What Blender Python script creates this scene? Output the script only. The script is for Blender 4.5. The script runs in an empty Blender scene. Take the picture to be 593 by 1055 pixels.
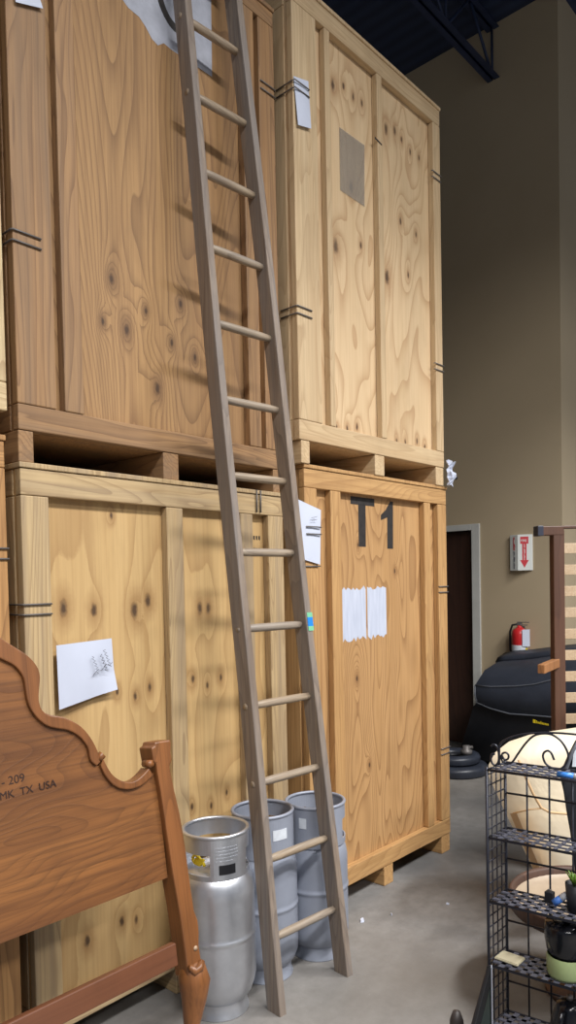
import bpy, bmesh, math, random
from mathutils import Vector, Matrix
random.seed(7)
PI=math.pi
S=bpy.context.scene
C=S.collection
# ------------------------------------------------------------------ camera
FPX,CX,CY=746.79,296.22,622.95
FW=Vector((0.7388962,0.67315283,-0.02996125)); RT=Vector((0.67286963,-0.73948493,-0.02021163)); UP=Vector((0.03576141,0.00522572,0.99934669))
EYE=Vector((0,0,1.64369))
cd=bpy.data.cameras.new('camera'); cam=bpy.data.objects.new('camera',cd); C.objects.link(cam)
cd.sensor_fit='HORIZONTAL'; cd.sensor_width=36; cd.lens=FPX/593*36
cd.shift_x=-(CX-296.5)/593; cd.shift_y=(CY-527.5)/593
cam.matrix_world=Matrix(((RT.x,UP.x,-FW.x,EYE.x),(RT.y,UP.y,-FW.y,EYE.y),(RT.z,UP.z,-FW.z,EYE.z),(0,0,0,1)))
cd.clip_end=100
S.camera=cam
def ray(px,py): return FW+(px-CX)/FPX*RT-(py-CY)/FPX*UP
def atY(px,py,y): d=ray(px,py); return EYE+d*(y/d.y)
def atX(px,py,x): d=ray(px,py); return EYE+d*(x/d.x)
def atZ(px,py,z): d=ray(px,py); return EYE+d*((z-EYE.z)/d.z)
def atD(px,py,D): return EYE+ray(px,py)*D

# ------------------------------------------------------------------ materials
def srgb(r,g,b):
    f=lambda c:(c/255/12.92) if c/255<=.04045 else ((c/255+.055)/1.055)**2.4
    return (f(r),f(g),f(b),1)
class NT:
    def __init__(s,name):
        s.m=bpy.data.materials.new(name); s.m.use_nodes=True; s.t=s.m.node_tree; s.n=s.t.nodes; s.l=s.t.links
        s.b=s.n['Principled BSDF']
    def node(s,ty,**kw):
        n=s.n.new(ty)
        for k,v in kw.items(): setattr(n,k,v)
        return n
    def put(s,sock,v):
        if hasattr(v,'is_output') or isinstance(v,bpy.types.NodeSocket): s.l.new(v,sock)
        else: sock.default_value=v
    def math(s,op,a,b=0,c=0,clamp=False):
        n=s.node('ShaderNodeMath',operation=op); n.use_clamp=clamp
        s.put(n.inputs[0],a); s.put(n.inputs[1],b); s.put(n.inputs[2],c); return n.outputs[0]
    def vmath(s,op,a,b=(0,0,0)):
        n=s.node('ShaderNodeVectorMath',operation=op); s.put(n.inputs[0],a); s.put(n.inputs[1],b)
        return n.outputs['Value'] if op in('LENGTH','DISTANCE') else n.outputs['Vector']
    def noise(s,vec,scale,detail=3,rough=.5,dist=0):
        n=s.node('ShaderNodeTexNoise'); s.put(n.inputs['Vector'],vec); s.put(n.inputs['Scale'],scale)
        s.put(n.inputs['Detail'],detail); s.put(n.inputs['Roughness'],rough); s.put(n.inputs['Distortion'],dist); return n.outputs['Fac']
    def mix(s,f,a,b,mode='MIX'):
        n=s.node('ShaderNodeMix',data_type='RGBA',blend_type=mode); s.put(n.inputs[0],f); s.put(n.inputs[6],a); s.put(n.inputs[7],b); return n.outputs[2]
    def rng(s,v,a,b,c=0,d=1):
        n=s.node('ShaderNodeMapRange'); s.put(n.inputs[0],v)
        for i,x in enumerate((a,b,c,d)): s.put(n.inputs[i+1],x)
        return n.outputs[0]
    def bump(s,h,st=.3,dist=.002):
        n=s.node('ShaderNodeBump'); s.put(n.inputs['Height'],h); n.inputs['Strength'].default_value=st; n.inputs['Distance'].default_value=dist
        s.l.new(n.outputs[0],s.b.inputs['Normal'])
    def coord(s): return s.node('ShaderNodeTexCoord').outputs['Object']
    def rand(s): return s.node('ShaderNodeObjectInfo').outputs['Random']
    def set(s,**kw):
        for k,v in kw.items(): s.put(s.b.inputs[k.replace('_',' ')],v)
        return s.m
def wood(name,light,dark,late,knots=(),freq=26,ringamt=.5,off=0,axis='z',stretch=.22,rough=.62,rnd=True,scale=2.2,fiber=.35,grey=None,greyamt=.0,patch=.35,gloss=0):
    """sawn timber or rotary-cut plywood: growth-ring contours of a stretched noise field that bend around explicit knots"""
    t=NT(name); co=t.coord()
    base=co
    if rnd: co=t.vmath('ADD',co,t.vmath('SCALE',co)) if False else co
    rv=t.node('ShaderNodeCombineXYZ')
    if rnd:
        r=t.rand(); t.put(rv.inputs[0],t.math('MULTIPLY',r,37.)); t.put(rv.inputs[1],t.math('MULTIPLY',r,91.)); t.put(rv.inputs[2],t.math('MULTIPLY',r,53.))
    co2=t.vmath('ADD',t.vmath('ADD',co,rv.outputs[0]),(off,off*.7,off*1.3))
    sc={'z':(1,1,stretch),'x':(stretch,1,1),'y':(1,stretch,1)}[axis]
    cs=t.vmath('MULTIPLY',co2,sc)
    n=t.noise(cs,scale,2,.45,.35)
    mind=None
    for kx,kz,kr in knots:
        d=t.vmath('MULTIPLY',t.vmath('SUBTRACT',base,(kx,0,kz)),(1/kr,0,.5/kr)); L=t.vmath('LENGTH',d)
        mind=L if mind is None else t.math('MINIMUM',mind,L)
    if mind is not None:
        mind=t.math('ADD',mind,t.math('MULTIPLY',t.math('SUBTRACT',t.noise(base,70,2,.5),.5),.9)); e=t.math('POWER',2.718,t.math('MULTIPLY',mind,-.3)); n=t.math('ADD',n,t.math('MULTIPLY',e,.13))
    ph=t.math('MULTIPLY',n,freq)
    sw=t.math('FRACT',ph)
    ring=t.rng(sw,.35,.97,0,1); ring=t.math('POWER',ring,2.0)
    ring=t.math('MULTIPLY',ring,t.rng(sw,.97,1.0,1,0))
    broad=t.noise(cs,scale*.8,3,.6,.2)
    fs={'z':(95,95,2.2),'x':(2.2,95,95),'y':(95,2.2,95)}[axis]
    fib=t.noise(t.vmath('MULTIPLY',co2,fs),1,3,.65)
    fs2={'z':(22,22,.9),'x':(.9,22,22),'y':(22,.9,22)}[axis]
    streak=t.noise(t.vmath('MULTIPLY',co2,fs2),1,2,.6)
    col=t.mix(t.math('MULTIPLY',t.rng(broad,.35,.68),patch),light,dark)
    col=t.mix(t.math('MULTIPLY',ring,ringamt),col,late)
    col=t.mix(t.math('MULTIPLY',t.rng(fib,.42,.75),fiber),col,late)
    col=t.mix(t.math('MULTIPLY',t.rng(streak,.45,.75),min(.8,fiber*.6+.25)),col,dark)
    if grey: 
        g=t.noise(t.vmath('MULTIPLY',co2,fs2),.6,3,.6); col=t.mix(t.math('MULTIPLY',t.rng(g,.4,.65),greyamt),col,grey)
    if mind is not None:
        halo=t.rng(mind,1.0,4.5,.62,0); col=t.mix(halo,col,late)
        col=t.mix(t.rng(mind,.5,1.45,.92,0),col,(.06,.03,.014,1))
    dirt=t.noise(t.vmath('MULTIPLY',co2,(2.6,2.6,1.1)),1,5,.65); col=t.mix(t.rng(dirt,.5,.8,0,.4),col,tuple(c*.55 for c in dark[:3])+(1,))
    t.bump(t.math('ADD',fib,t.math('MULTIPLY',ring,.4)),.35,.0015)
    t.set(Base_Color=col,Roughness=rough)
    if gloss: t.b.inputs['Coat Weight'].default_value=gloss; t.b.inputs['Coat Roughness'].default_value=.25
    return t.m
def plain(name,col,rough=.5,metal=0,var=.12,vs=8,spec=None,bump=0,bs=60,alpha=None):
    t=NT(name); co=t.coord(); n=t.noise(co,vs,4,.6)
    dk=tuple(c*(1-var*1.6) for c in col[:3])+(1,); lt=tuple(min(1,c*(1+var)) for c in col[:3])+(1,)
    t.set(Base_Color=t.mix(t.rng(n,.3,.7),dk,lt),Roughness=rough,Metallic=metal)
    if bump: t.bump(t.noise(co,bs,3,.6),bump,.002)
    return t.m

# ------------------------------------------------------------------ mesh helpers
class MB:
    def __init__(s): s.v=[]; s.f=[]; s.sm=[]
    def add(s,vs,fs,smooth=False):
        o=len(s.v); s.v+= [tuple(v) for v in vs]
        for f in fs: s.f.append(tuple(i+o for i in f)); s.sm.append(smooth)
        return s
    def box(s,x0,x1,y0,y1,z0,z1):
        vs=[(x0,y0,z0),(x1,y0,z0),(x1,y1,z0),(x0,y1,z0),(x0,y0,z1),(x1,y0,z1),(x1,y1,z1),(x0,y1,z1)]
        return s.add(vs,[(3,2,1,0),(4,5,6,7),(0,1,5,4),(1,2,6,5),(2,3,7,6),(3,0,4,7)])
    def hexa(s,vs): return s.add(vs,[(3,2,1,0),(4,5,6,7),(0,1,5,4),(1,2,6,5),(2,3,7,6),(3,0,4,7)])
    def tube(s,pts,r,n=8,closed=False):
        pts=[Vector(p) for p in pts]; N=len(pts); rs=r if isinstance(r,(list,tuple)) else [r]*N
        vs=[];prev=None
        for i,p in enumerate(pts):
            a=pts[(i-1)%N] if (i>0 or closed) else p; b=pts[(i+1)%N] if (i<N-1 or closed) else p
            d=(b-a).normalized()
            if prev is None:
                u=d.cross(Vector((0,0,1)))
                if u.length<.1: u=d.cross(Vector((1,0,0)))
            else: u=prev-d*prev.dot(d)
            u.normalize(); prev=u; w=d.cross(u)
            for k in range(n):
                t=2*PI*k/n; vs.append(p+(u*math.cos(t)+w*math.sin(t))*rs[i])
        fs=[]
        for i in range(N if closed else N-1):
            j=(i+1)%N
            for k in range(n): fs.append((i*n+k,i*n+(k+1)%n,j*n+(k+1)%n,j*n+k))
        if not closed: fs.append(tuple(range(n-1,-1,-1))); fs.append(tuple((N-1)*n+k for k in range(n)))
        return s.add(vs,fs,True)
    def lathe(s,prof,cx=0,cy=0,n=40,capb=True,capt=True):
        vs=[];
        for r,z in prof:
            for k in range(n): a=2*PI*k/n; vs.append((cx+r*math.cos(a),cy+r*math.sin(a),z))
        fs=[]
        for i in range(len(prof)-1):
            for k in range(n): fs.append((i*n+k,i*n+(k+1)%n,(i+1)*n+(k+1)%n,(i+1)*n+k))
        if capb: fs.append(tuple(range(n-1,-1,-1)))
        if capt: fs.append(tuple((len(prof)-1)*n+k for k in range(n)))
        return s.add(vs,fs,True)
    def prism(s,poly,f0,f1):
        """poly: list of 2-D points; f0,f1 map a point to 3-D for both faces"""
        n=len(poly); vs=[f0(p) for p in poly]+[f1(p) for p in poly]
        fs=[tuple(range(n)),tuple(range(2*n-1,n-1,-1))]+[(i,(i+1)%n+0,(i+1)%n+n,i+n)[::-1] for i in range(n)]
        return s.add(vs,fs)
    def prismY(s,poly,y0,y1): return s.prism(poly,lambda p:(p[0],y0,p[1]),lambda p:(p[0],y1,p[1]))
    def grid(s,rows,smooth=True,closed=False):
        n=len(rows[0]); vs=[v for r in rows for v in r]; fs=[]
        for i in range(len(rows)-1):
            for k in range(n if closed else n-1): fs.append((i*n+k,i*n+(k+1)%n,(i+1)*n+(k+1)%n,(i+1)*n+k))
        return s.add(vs,fs,smooth)
    def build(s,name,mat,parent=None,bevel=0,fix=True,seg=2):
        me=bpy.data.meshes.new(name); me.from_pydata(s.v,[],s.f); me.update()
        if fix:
            bm=bmesh.new(); bm.from_mesh(me); bmesh.ops.recalc_face_normals(bm,faces=bm.faces); bm.to_mesh(me); bm.free()
        for p,q in zip(me.polygons,s.sm): p.use_smooth=q
        me.materials.append(mat); o=bpy.data.objects.new(name,me); C.objects.link(o)
        if parent: o.parent=parent
        if bevel:
            b=o.modifiers.new('bevel','BEVEL'); b.width=bevel; b.segments=seg; b.limit_method='ANGLE'; b.angle_limit=.6
        return o
def tag(o,label,cat,group=None,kind=None):
    if label: o['label']=label
    if cat: o['category']=cat
    if group: o['group']=group
    if kind: o['kind']=kind
    return o
def empty(name,loc,label,cat,group=None,rz=0):
    o=bpy.data.objects.new(name,None); C.objects.link(o); o.location=loc; o.rotation_euler=(0,0,rz); o.empty_display_size=.1
    return tag(o,label,cat,group)
def struct(o): o['kind']='structure'; return o
def text(name,s,size,mat,parent,mw,extrude=.0005,align='LEFT',bold=0):
    cu=bpy.data.curves.new('t','FONT'); cu.body=s; cu.size=size; cu.extrude=extrude; cu.align_x=align; cu.offset=bold
    to=bpy.data.objects.new('t',cu); C.objects.link(to)
    dg=bpy.context.evaluated_depsgraph_get(); dg.update()
    me=bpy.data.meshes.new_from_object(to.evaluated_get(dg)); bpy.data.objects.remove(to)
    me.materials.clear(); me.materials.append(mat); o=bpy.data.objects.new(name,me); C.objects.link(o); o.parent=parent; o.matrix_local=mw
    return o
def frame(o,x,y):   # matrix with local x axis, local y axis, origin
    x=Vector(x).normalized(); y=Vector(y).normalized(); z=x.cross(y)
    return Matrix(((x.x,y.x,z.x,o[0]),(x.y,y.y,z.y,o[1]),(x.z,y.z,z.z,o[2]),(0,0,0,1)))

# ------------------------------------------------------------------ room
XW=6.45; YC=2.547; ZC=6.787
t=NT('concrete'); co=t.coord()
a=t.noise(co,1.1,6,.62,.4); b=t.noise(co,14,5,.7); c=t.noise(co,.45,3,.5); sp=t.noise(co,90,2,.6)
col=t.mix(t.rng(a,.3,.7),srgb(98,98,98),srgb(142,140,137))
col=t.mix(t.rng(b,.35,.75,0,.55),col,srgb(92,90,88)); col=t.mix(t.rng(c,.45,.7,0,.35),col,srgb(150,140,126))
col=t.mix(t.rng(sp,.72,.78,0,.5),col,srgb(190,188,184))
t.bump(t.math('ADD',b,a),.25,.004); conc=t.set(Base_Color=col,Roughness=t.rng(a,.3,.7,.48,.72))
struct(MB().box(-6,14,-9,8,-.12,0).build('floor',conc))
t=NT('painted_wall'); co=t.coord(); a=t.noise(co,.8,4,.55); b=t.noise(co,160,3,.6)
wallm=t.set(Base_Color=t.mix(t.rng(a,.3,.7),srgb(178,161,132),srgb(187,170,141)),Roughness=.75); t.bump(b,.25,.002)
DY0,DY1,DZ=3.43,4.36,2.12
struct(MB().box(XW,XW+.2,DY1,8,0,ZC).box(XW,XW+.2,DY0,DY1,DZ,ZC).box(XW,XW+.2,YC,DY0,0,ZC).box(XW+.2,XW+.4,DY0-.3,DY1+.3,0,ZC).box(XW+.2,14,YC,YC+.2,0,ZC).build('wall_right',wallm))
struct(MB().box(-6,XW,7.8,8,0,ZC).build('wall_back',wallm))
t=NT('ceiling_paint'); co=t.coord(); w=t.node('ShaderNodeTexWave'); t.put(w.inputs['Vector'],co); w.inputs['Scale'].default_value=2.2
ceilm=t.set(Base_Color=t.mix(w.outputs['Fac'],srgb(30,41,66),srgb(40,52,80)),Roughness=.7)
struct(MB().box(-6,14,-9,8,ZC,ZC+.1).build('ceiling',ceilm))
doorm=wood('dark_door_wood',srgb(66,42,31),srgb(46,29,23),srgb(34,21,17),freq=14,ringamt=.4,rough=.5,rnd=False)
framem=plain('door_frame_paint',srgb(196,197,192),.5,var=.04)
struct(MB().box(XW+.06,XW+.105,DY0+.003,DY1-.003,.008,DZ-.003).build('door_1',doorm))
f=MB(); f.box(XW-.02,XW+.12,DY0-.085,DY0,0,DZ+.06).box(XW-.02,XW+.12,DY1,DY1+.085,0,DZ+.06).box(XW-.02,XW+.12,DY0,DY1,DZ,DZ+.06)
struct(f.build('trim_1',framem,bevel=.004))
bbm=plain('baseboard_vinyl',srgb(62,56,50),.5)
struct(MB().box(XW-.008,XW,YC,DY0-.086,0,.1).build('baseboard_right',bbm,bevel=.002))
# roof joists
jm=plain('joist_steel',srgb(44,55,84),.55,.2)
def joist(y,label):
    j=empty('roof_joist',(0,y,6.28),label,'joist','steel roof joists')
    top=ZC-6.28
    for z0,z1,nm in ((0,.075,'bottom_chord'),(top-.05,top-.002,'top_chord')):
        m=MB(); x1=XW-.003
        m.box(-5,x1,-.06,-.006,z0,z0+.006).box(-5,x1,.006,.06,z0,z0+.006).box(-5,x1,-.012,-.006,z0,z1).box(-5,x1,.006,.012,z0,z1)
        m.build(nm,jm,j)
    m=MB(); x=XW-.03; k=0
    while x>-4.6:
        m.tube([(x,0,.02 if k%2==0 else top-.02),(x-.42,0,top-.02 if k%2==0 else .02)],.014,6)
        if k%2==0: m.tube([(x,0,.02),(x+.0,0,top-.02)],.012,6)
        x-=.42; k+=1
    m.build('web_bars',jm,j)
joist(3.15,'dark steel roof joist ending on the beige wall above the tall crates')
joist(1.3,'dark steel roof joist nearer the aisle, beside the wall corner')

# ------------------------------------------------------------------ storage crates
WHITE=NT('white_paint'); co=WHITE.coord(); n=WHITE.noise(WHITE.vmath('MULTIPLY',co,(60,60,6)),1,3,.6)
white_paint=WHITE.set(Base_Color=WHITE.mix(WHITE.rng(n,.35,.7),srgb(180,188,206),srgb(196,203,220)),Roughness=.6)
black_paint=plain('black_stencil_paint',srgb(46,42,40),.6,var=.25,vs=30)
clipm=plain('galvanised_wire',srgb(112,108,106),.5,.3)
def clip(par,x,z,side,o_=0):
    """double-pronged wire corner clip; side=-1 wraps the left corner, +1 the right one"""
    m=MB(); r=.0032
    for dz in (0,.034):
        if side<0: m.tube([(x-.004,.10,z+dz),(x-.005,.004,z+dz),(x-.002,-.005-o_,z+dz),(x+.1,-.005-o_,z+dz),(x+.1,.004,z+dz)],r,6)
        else: m.tube([(x+.004,.10,z+dz),(x+.005,.004,z+dz),(x+.002,-.005,z+dz),(x-.095,-.005,z+dz),(x-.095,.004,z+dz)],r,6)
    return m.build('corner_clip',clipm,par)
def crate(loc,rz,w,h,posts,skids,ply,lum,label,railh=.105,D=2.05,brail=.092,sk=.107,lip=.018,postin=0,rec=.034,side_ply=None):
    c=empty('storage_crate',loc,label,'crate','plywood moving crates stacked two high',rz)
    e=.0015; sp=side_ply or ply
    zb=sk; zt=h-lip
    MB().box(-.004,w+.004,-.006,D,zt,h).build('lid',lum,c,bevel=.003)
    MB().box(0,w,0,.036,zt-railh+lip,zt-e).build('top_rail',lumx(lum),c,bevel=.004)
    MB().box(0,w,0,.036,zb,zb+brail).build('bottom_rail',lumx(lum),c,bevel=.004)
    z0=zb+brail+e; z1=zt-railh+lip-e
    for (a,b) in posts: MB().box(a,b,postin,.036,z0,z1).build('post',lum,c,bevel=.004)
    MB().box(.004,w-.004,.0365,.05,zb,zt-e).build('front_panel',ply,c)
    for x0,x1,s in ((0,.03,'l'),(w-.03,w,'r')):
        MB().box(x0,x1,.0515,.15,z0,z1).build('side_post',lum,c,bevel=.004)
        MB().box(x0,x1,D-.1,D,z0,z1).build('side_post',lum,c,bevel=.004)
        MB().box(x0,x1,.0515,D,zt-railh+lip,zt-e).build('side_rail',lumy(lum),c,bevel=.004)
        MB().box(x0,x1,.0515,D,zb,zb+brail).build('side_rail',lumy(lum),c,bevel=.004)
        MB().box(x0+.018,x1-.004,.052,D-.002,z0,z1).build('side_panel',sp,c) if x0==0 else MB().box(x0+.004,x1-.018,.052,D-.002,z0,z1).build('side_panel',sp,c)
    MB().box(.03,w-.03,D-.014,D,zb,zt-e).build('back_panel',sp,c)
    MB().box(.03,w-.03,.052,D-.016,zb,zb+.018).build('floor_deck',lum,c)
    for a,b in skids: MB().box(a,b,.004,D-.01,0,sk-.001).build('skid',lumy(lum),c,bevel=.004)
    return c
_lx={}
def lumx(m): return _lx[m.name][0]
def lumy(m): return _lx[m.name][1]
def lumber(name,l,d,la,**kw):
    kw2=dict(freq=24,ringamt=.6,scale=5,stretch=.1,fiber=.5); kw2.update(kw)
    z=wood(name,l,d,la,axis='z',**kw2); _lx[z.name]=(wood(name+'_x',l,d,la,axis='x',**kw2),wood(name+'_y',l,d,la,axis='y',**kw2)); return z
# knots measured on each front, crate-local (x, z, radius)
def kn(pts,x0,y,z0,rz=0,r=.013):
    out=[]; nrm=Vector((-math.sin(rz),math.cos(rz),0)); P0=Vector((x0,y,0))
    for q in pts:
        rr=q[2] if len(q)>2 else r
        d=ray(q[0],q[1]); tt=(P0-EYE).dot(nrm)/d.dot(nrm); P=EYE+d*tt; L=(P-P0).dot(Vector((math.cos(rz),math.sin(rz),0)))
        out.append((L+.02,P.z-z0,rr*.62))
    return out
YB=2.23; XB=2.5795; YA=2.2628; XA=1.1875; RA=math.radians(1.2384); HA=2.0615; HB=2.2
k_bu=kn([(346,82,.02),(357,83),(367,94),(376,101),(401,128,.022),(410,130,.018),(417,139),(426,152),(435,158),(365,188,.02),(396,200),(416,224,.015),(432,238),(349,250,.026),(375,249,.014),(402,282,.028),(424,280),(338,333,.013),(342,342,.012),(361,440),(371,438),(350,438,.01),(398,448),(412,453),(421,454),(433,453),(441,459)],XB-.045,YB-.017,HB)
k_al=kn([(98,629,.017),(66,627,.02),(140,629,.022),(154,619,.018),(116,530,.01),(208,627,.018),(217,627,.018),(122,714,.01),(156,709,.012),(141,719,.012),(201,701,.013),(216,707,.01),(230,699,.012),(200,834,.011),(220,833,.01),(236,819,.01),(91,975,.016),(127,954,.014),(142,952,.012)],XA,YA,0,RA)
k_au=kn([(116,283,.014),(132,336,.015),(107,327,.01),(188,309,.012),(179,350,.01),(152,316,.01),(164,397,.016),(203,365,.01)],XA,YA,HA,RA)
k_bl=kn([(410,588,.01),(371,700,.012),(384,790,.01),(372,561,.008)],XB,YB,0)
ply_bu=wood('plywood_pale',srgb(214,188,150),srgb(196,166,124),srgb(164,124,84),k_bu,freq=17,ringamt=.62,off=3.1,rnd=False,stretch=.3,fiber=.26)
ply_bl=wood('plywood_orange',srgb(190,150,102),srgb(168,128,80),srgb(124,86,50),k_bl,freq=52,ringamt=.68,off=8.4,rnd=False,stretch=.2,fiber=.34,scale=1.7)
ply_al=wood('plywood_straw',srgb(204,172,120),srgb(184,148,96),srgb(146,108,64),k_al,freq=13,ringamt=.48,off=5.2,rnd=False,stretch=.16,fiber=.32,scale=2.2)
ply_au=wood('plywood_brown',srgb(176,138,92),srgb(138,102,66),srgb(96,66,42),k_au,freq=46,ringamt=.55,off=1.7,rnd=False,stretch=.2,fiber=.42,scale=1.6,patch=.6)
ply_c=wood('plywood_amber',srgb(190,144,90),srgb(165,118,68),srgb(120,78,40),(),freq=30,off=11,rnd=False)
lum_bu=lumber('lumber_pale',srgb(206,182,144),srgb(188,158,118),srgb(152,120,84),ringamt=.4,grey=srgb(170,150,122),greyamt=.2)
lum_bl=lumber('lumber_orange',srgb(196,156,104),srgb(176,134,84),srgb(132,92,54),ringamt=.4)
lum_al=lumber('lumber_straw',srgb(202,176,132),srgb(178,150,108),srgb(130,102,70),grey=srgb(146,128,106),greyamt=.7)
lum_au=lumber('lumber_brown',srgb(170,132,90),srgb(142,106,70),srgb(100,70,46),grey=srgb(120,100,80),greyamt=.45)
lum_c=lumber('lumber_amber',srgb(192,146,92),srgb(160,116,70),srgb(116,78,44))
lum_cu=lumber('lumber_bleached',srgb(214,192,150),srgb(190,164,120),srgb(150,120,84))

WA=1.307; WB=1.297
skA=[(-.0,.055),(.608,.686),(1.25,1.305)]; skB=[(0,.055),(.6,.685),(1.2,1.295)]
AL=crate((XA,YA,0),RA,WA,HA,[(0,.102),(.615,.698),(1.026,1.103),(1.205,WA)],skA,ply_al,lum_al,'lower straw-coloured plywood crate behind the ladder with a pinned white sheet',railh=.108)
AU=crate((XA,YA,HA),RA,WA,2.2,[(0,.145),(.177,.254),(1.10,1.175),(1.205,WA)],skA,ply_au,lum_au,'upper brown plywood crate behind the ladder, smeared with white paint at its top',railh=.085,brail=.085)
BL=crate((XB,YB,0),0,WB,HB,[(0,.09),(.195,.275),(1.05,1.118),(1.2,WB)],skB,ply_bl,lum_bl,'lower orange plywood crate stencilled T1 with a white paint patch',railh=.108)
XU=XB-.045; YU=YB-.017
BU=crate((XU,YU,HB),0,WB,2.2,[(0,.17),(.235,.275),(.665,.71),(1.22,WB)],[(.015,.075),(.6,.685),(1.21,1.295)],ply_bu,lum_bu,'upper pale plywood crate on the right stack with a clear plastic sleeve',railh=.108)
CL=crate((1.135-WB*math.cos(RA),2.26-WB*math.sin(RA),0),RA,WB,2.14,[(0,.09),(.6,.68),(1.2,WB)],skB,ply_c,lum_c,'lower amber plywood crate cut off by the left edge of the photo')
CU=crate((1.15-WB*math.cos(RA),2.26-WB*math.sin(RA),2.14),RA,WB,2.2,[(0,.09),(.6,.68),(1.2,WB)],[(0,.08),(.6,.68),(1.13,1.21)],ply_c,lum_cu,'upper bleached crate of which only a sliver shows at the left edge',sk=.08)
clip(AL,0,1.555,-1); clip(AU,0,.72,-1); clip(AU,WA,1.80,1)
clip(BL,0,1.72,-1); clip(BL,0,1.872,-1,.011); clip(BL,WB,1.57,1); clip(BL,WB,.60,1)
clip(BU,0,1.69,-1,.009); clip(BU,0,.68,-1); clip(BU,WB,1.77,1); clip(BU,WB,.67,1); clip(CL,WB,1.74,1); clip(CU,WB,1.5,1)
# clip over the top edge of the straw crate
m=MB()
for dx in (0,.025): m.tube([(1.125+dx,.1,HA-.0035),(1.125+dx,-.008,HA-.0035),(1.125+dx,-.006,HA-.1)],.004,6)
m.build('corner_clip',clipm,AL)
# T 1 stencil
fy=lambda y:(lambda p:(p[0],y,p[1]))
def paint(par,name,polys,y,mat,th=.0008):
    m=MB()
    for p in polys: m.prismY(p,y-th,y+.0002)
    return m.build(name,mat,par)
paint(BL,'stencil_letter',[[(.40,2.082),(.61,2.082),(.61,2.042),(.40,2.042)],[(.466,2.043),(.53,2.043),(.527,1.825),(.466,1.825)]],.0365,black_paint)['label']='black stencilled letter T'
paint(BL,'stencil_digit',[[(.725,1.82),(.78,1.82),(.786,2.08),(.76,2.08),(.715,2.03),(.668,2.0),(.668,1.972),(.728,1.99)]],.0365,black_paint)['label']='black stencilled digit 1'
def ragged(x0,x1,z0,z1,n,at,ab):
    top=[(x0+(x1-x0)*i/n,z1+random.uniform(-at,at)) for i in range(n+1)]; bot=[(x1-(x1-x0)*i/n,z0+random.uniform(-ab,ab)) for i in range(n+1)]
    return top+bot
paint(BL,'paint_patch',[ragged(.303,.518,1.345,1.612,14,.014,.014)[::1],ragged(.532,.705,1.345,1.612,11,.014,.016)],.0365,white_paint)['label']='two brushed white paint strokes'
# white smear with remains of black characters on the brown crate
top=AU
greywhite=plain('greyed_white_paint',srgb(172,176,188),.6,var=.12,vs=12)
sm=[(.40,2.09),(.40,1.86),(.46,1.81),(.52,1.775),(.57,1.77),(.60,1.75),(.63,1.72),(.66,1.71),(.69,1.735),(.73,1.73),(.95,1.735),(.955,2.09)]
paint(AU,'paint_patch',[sm],.0365,greywhite)['label']='greyish white paint brushed over the old marking'
arc=[]
for i in range(13):
    a=PI*(.95+.55*i/12); arc.append((.76+.115*math.cos(a),1.98+.17*math.sin(a)))
arc2=[(.76+(x-.76)*.72,1.98+(z-1.98)*.8) for x,z in arc][::-1]
paint(AU,'stencil_digit',[arc+arc2,[(.55,1.935),(.585,1.90),(.60,1.905),(.60,1.99),(.55,1.99)]],.0357,black_paint)
# little stamped marks
m=MB()
for r_ in range(2):
    for i in range(4): m.prismY([(1.125+i*.017,1.86-r_*.055),(1.135+i*.017,1.86-r_*.055),(1.135+i*.017,1.84-r_*.055),(1.125+i*.017,1.845-r_*.055)],.0357,.0366)
m.build('stamp_mark',black_paint,AL)
m=MB(); P=atY(386,141,YU)-Vector((XU,0,HB))
m.prismY([(P.x,P.z),(P.x+.06,P.z-.012),(P.x+.06,P.z-.02),(P.x,P.z-.01)],-.0015,.0002).build('pencil_mark',black_paint,BU)

# ------------------------------------------------------------------ papers on the crates
paperm=plain('white_paper',srgb(198,205,222),.7,var=.03,vs=5)
inkm=plain('grey_ink',srgb(96,98,108),.7)
def sheet(name,corners,nrm,label,group=None,curl=None,mat=None,nx=8,nz=10,th=.0012,bulge=.006):
    """corners: tl,tr,br,bl world points; nrm: unit vector away from the crate"""
    tl,tr,br,bl=[Vector(c) for c in corners]; o=empty(name,(tl+tr+br+bl)/4,label,'paper',group); O=o.location
    rows=[];rows2=[]; N=Vector(nrm)
    for j in range(nz+1):
        v=j/nz; r1=[];r2=[]
        for i in range(nx+1):
            u=i/nx; p=(tl*(1-u)+tr*u)*(1-v)+(bl*(1-u)+br*u)*v
            b=bulge*math.sin(PI*v)*math.sin(PI*u)+(curl(u,v) if curl else 0)
            q=p+N*(b+.0015)-O; r1.append(q+N*th); r2.append(q)
        rows.append(r1);rows2.append(r2)
    m=MB().grid(rows).grid([r[::-1] for r in rows2])
    return o,m.build('sheet',mat or paperm,o,fix=False)
def A3(x,z,off=0):
    return Vector((XA+x*math.cos(RA)+off*math.sin(RA),YA+x*math.sin(RA)-off*math.cos(RA),z))
nA=(math.sin(RA),-math.cos(RA),0)
def cA(u,v): return .02*max(0,u-.7)*max(0,v-.6)*8+ .002
o,s=sheet('paper_sheet',[A3(.112,1.445,0),A3(.352,1.452,0),A3(.362,1.262,0),A3(.116,1.222,0)],nA,'wrinkled white paper sheet with faint handwriting pinned on the straw crate',curl=lambda u,v:-.02+.02*(1-u)+cA(u,v)*.8)
m=MB()
for k,(x,z) in enumerate([(.25,1.395),(.285,1.40),(.30,1.415)]):
    pts=[]
    for i in range(16):
        q=A3(x+.007*math.sin(i*2.1+k)+i*.0016,z-i*.0042,.009-.0+.003*math.sin(i*.2))-o.location; pts.append(q)
    m.tube(pts,.0011,5)
m.tube([A3(.25+.012*i,1.325+.006*(i%3)+.005*i,.009)-o.location for i in range(8)],.0011,5)
m.build('handwriting',inkm,o)
m=MB()
m.box(-.012,.012,-.002,.0,-.008,.008)
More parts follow.
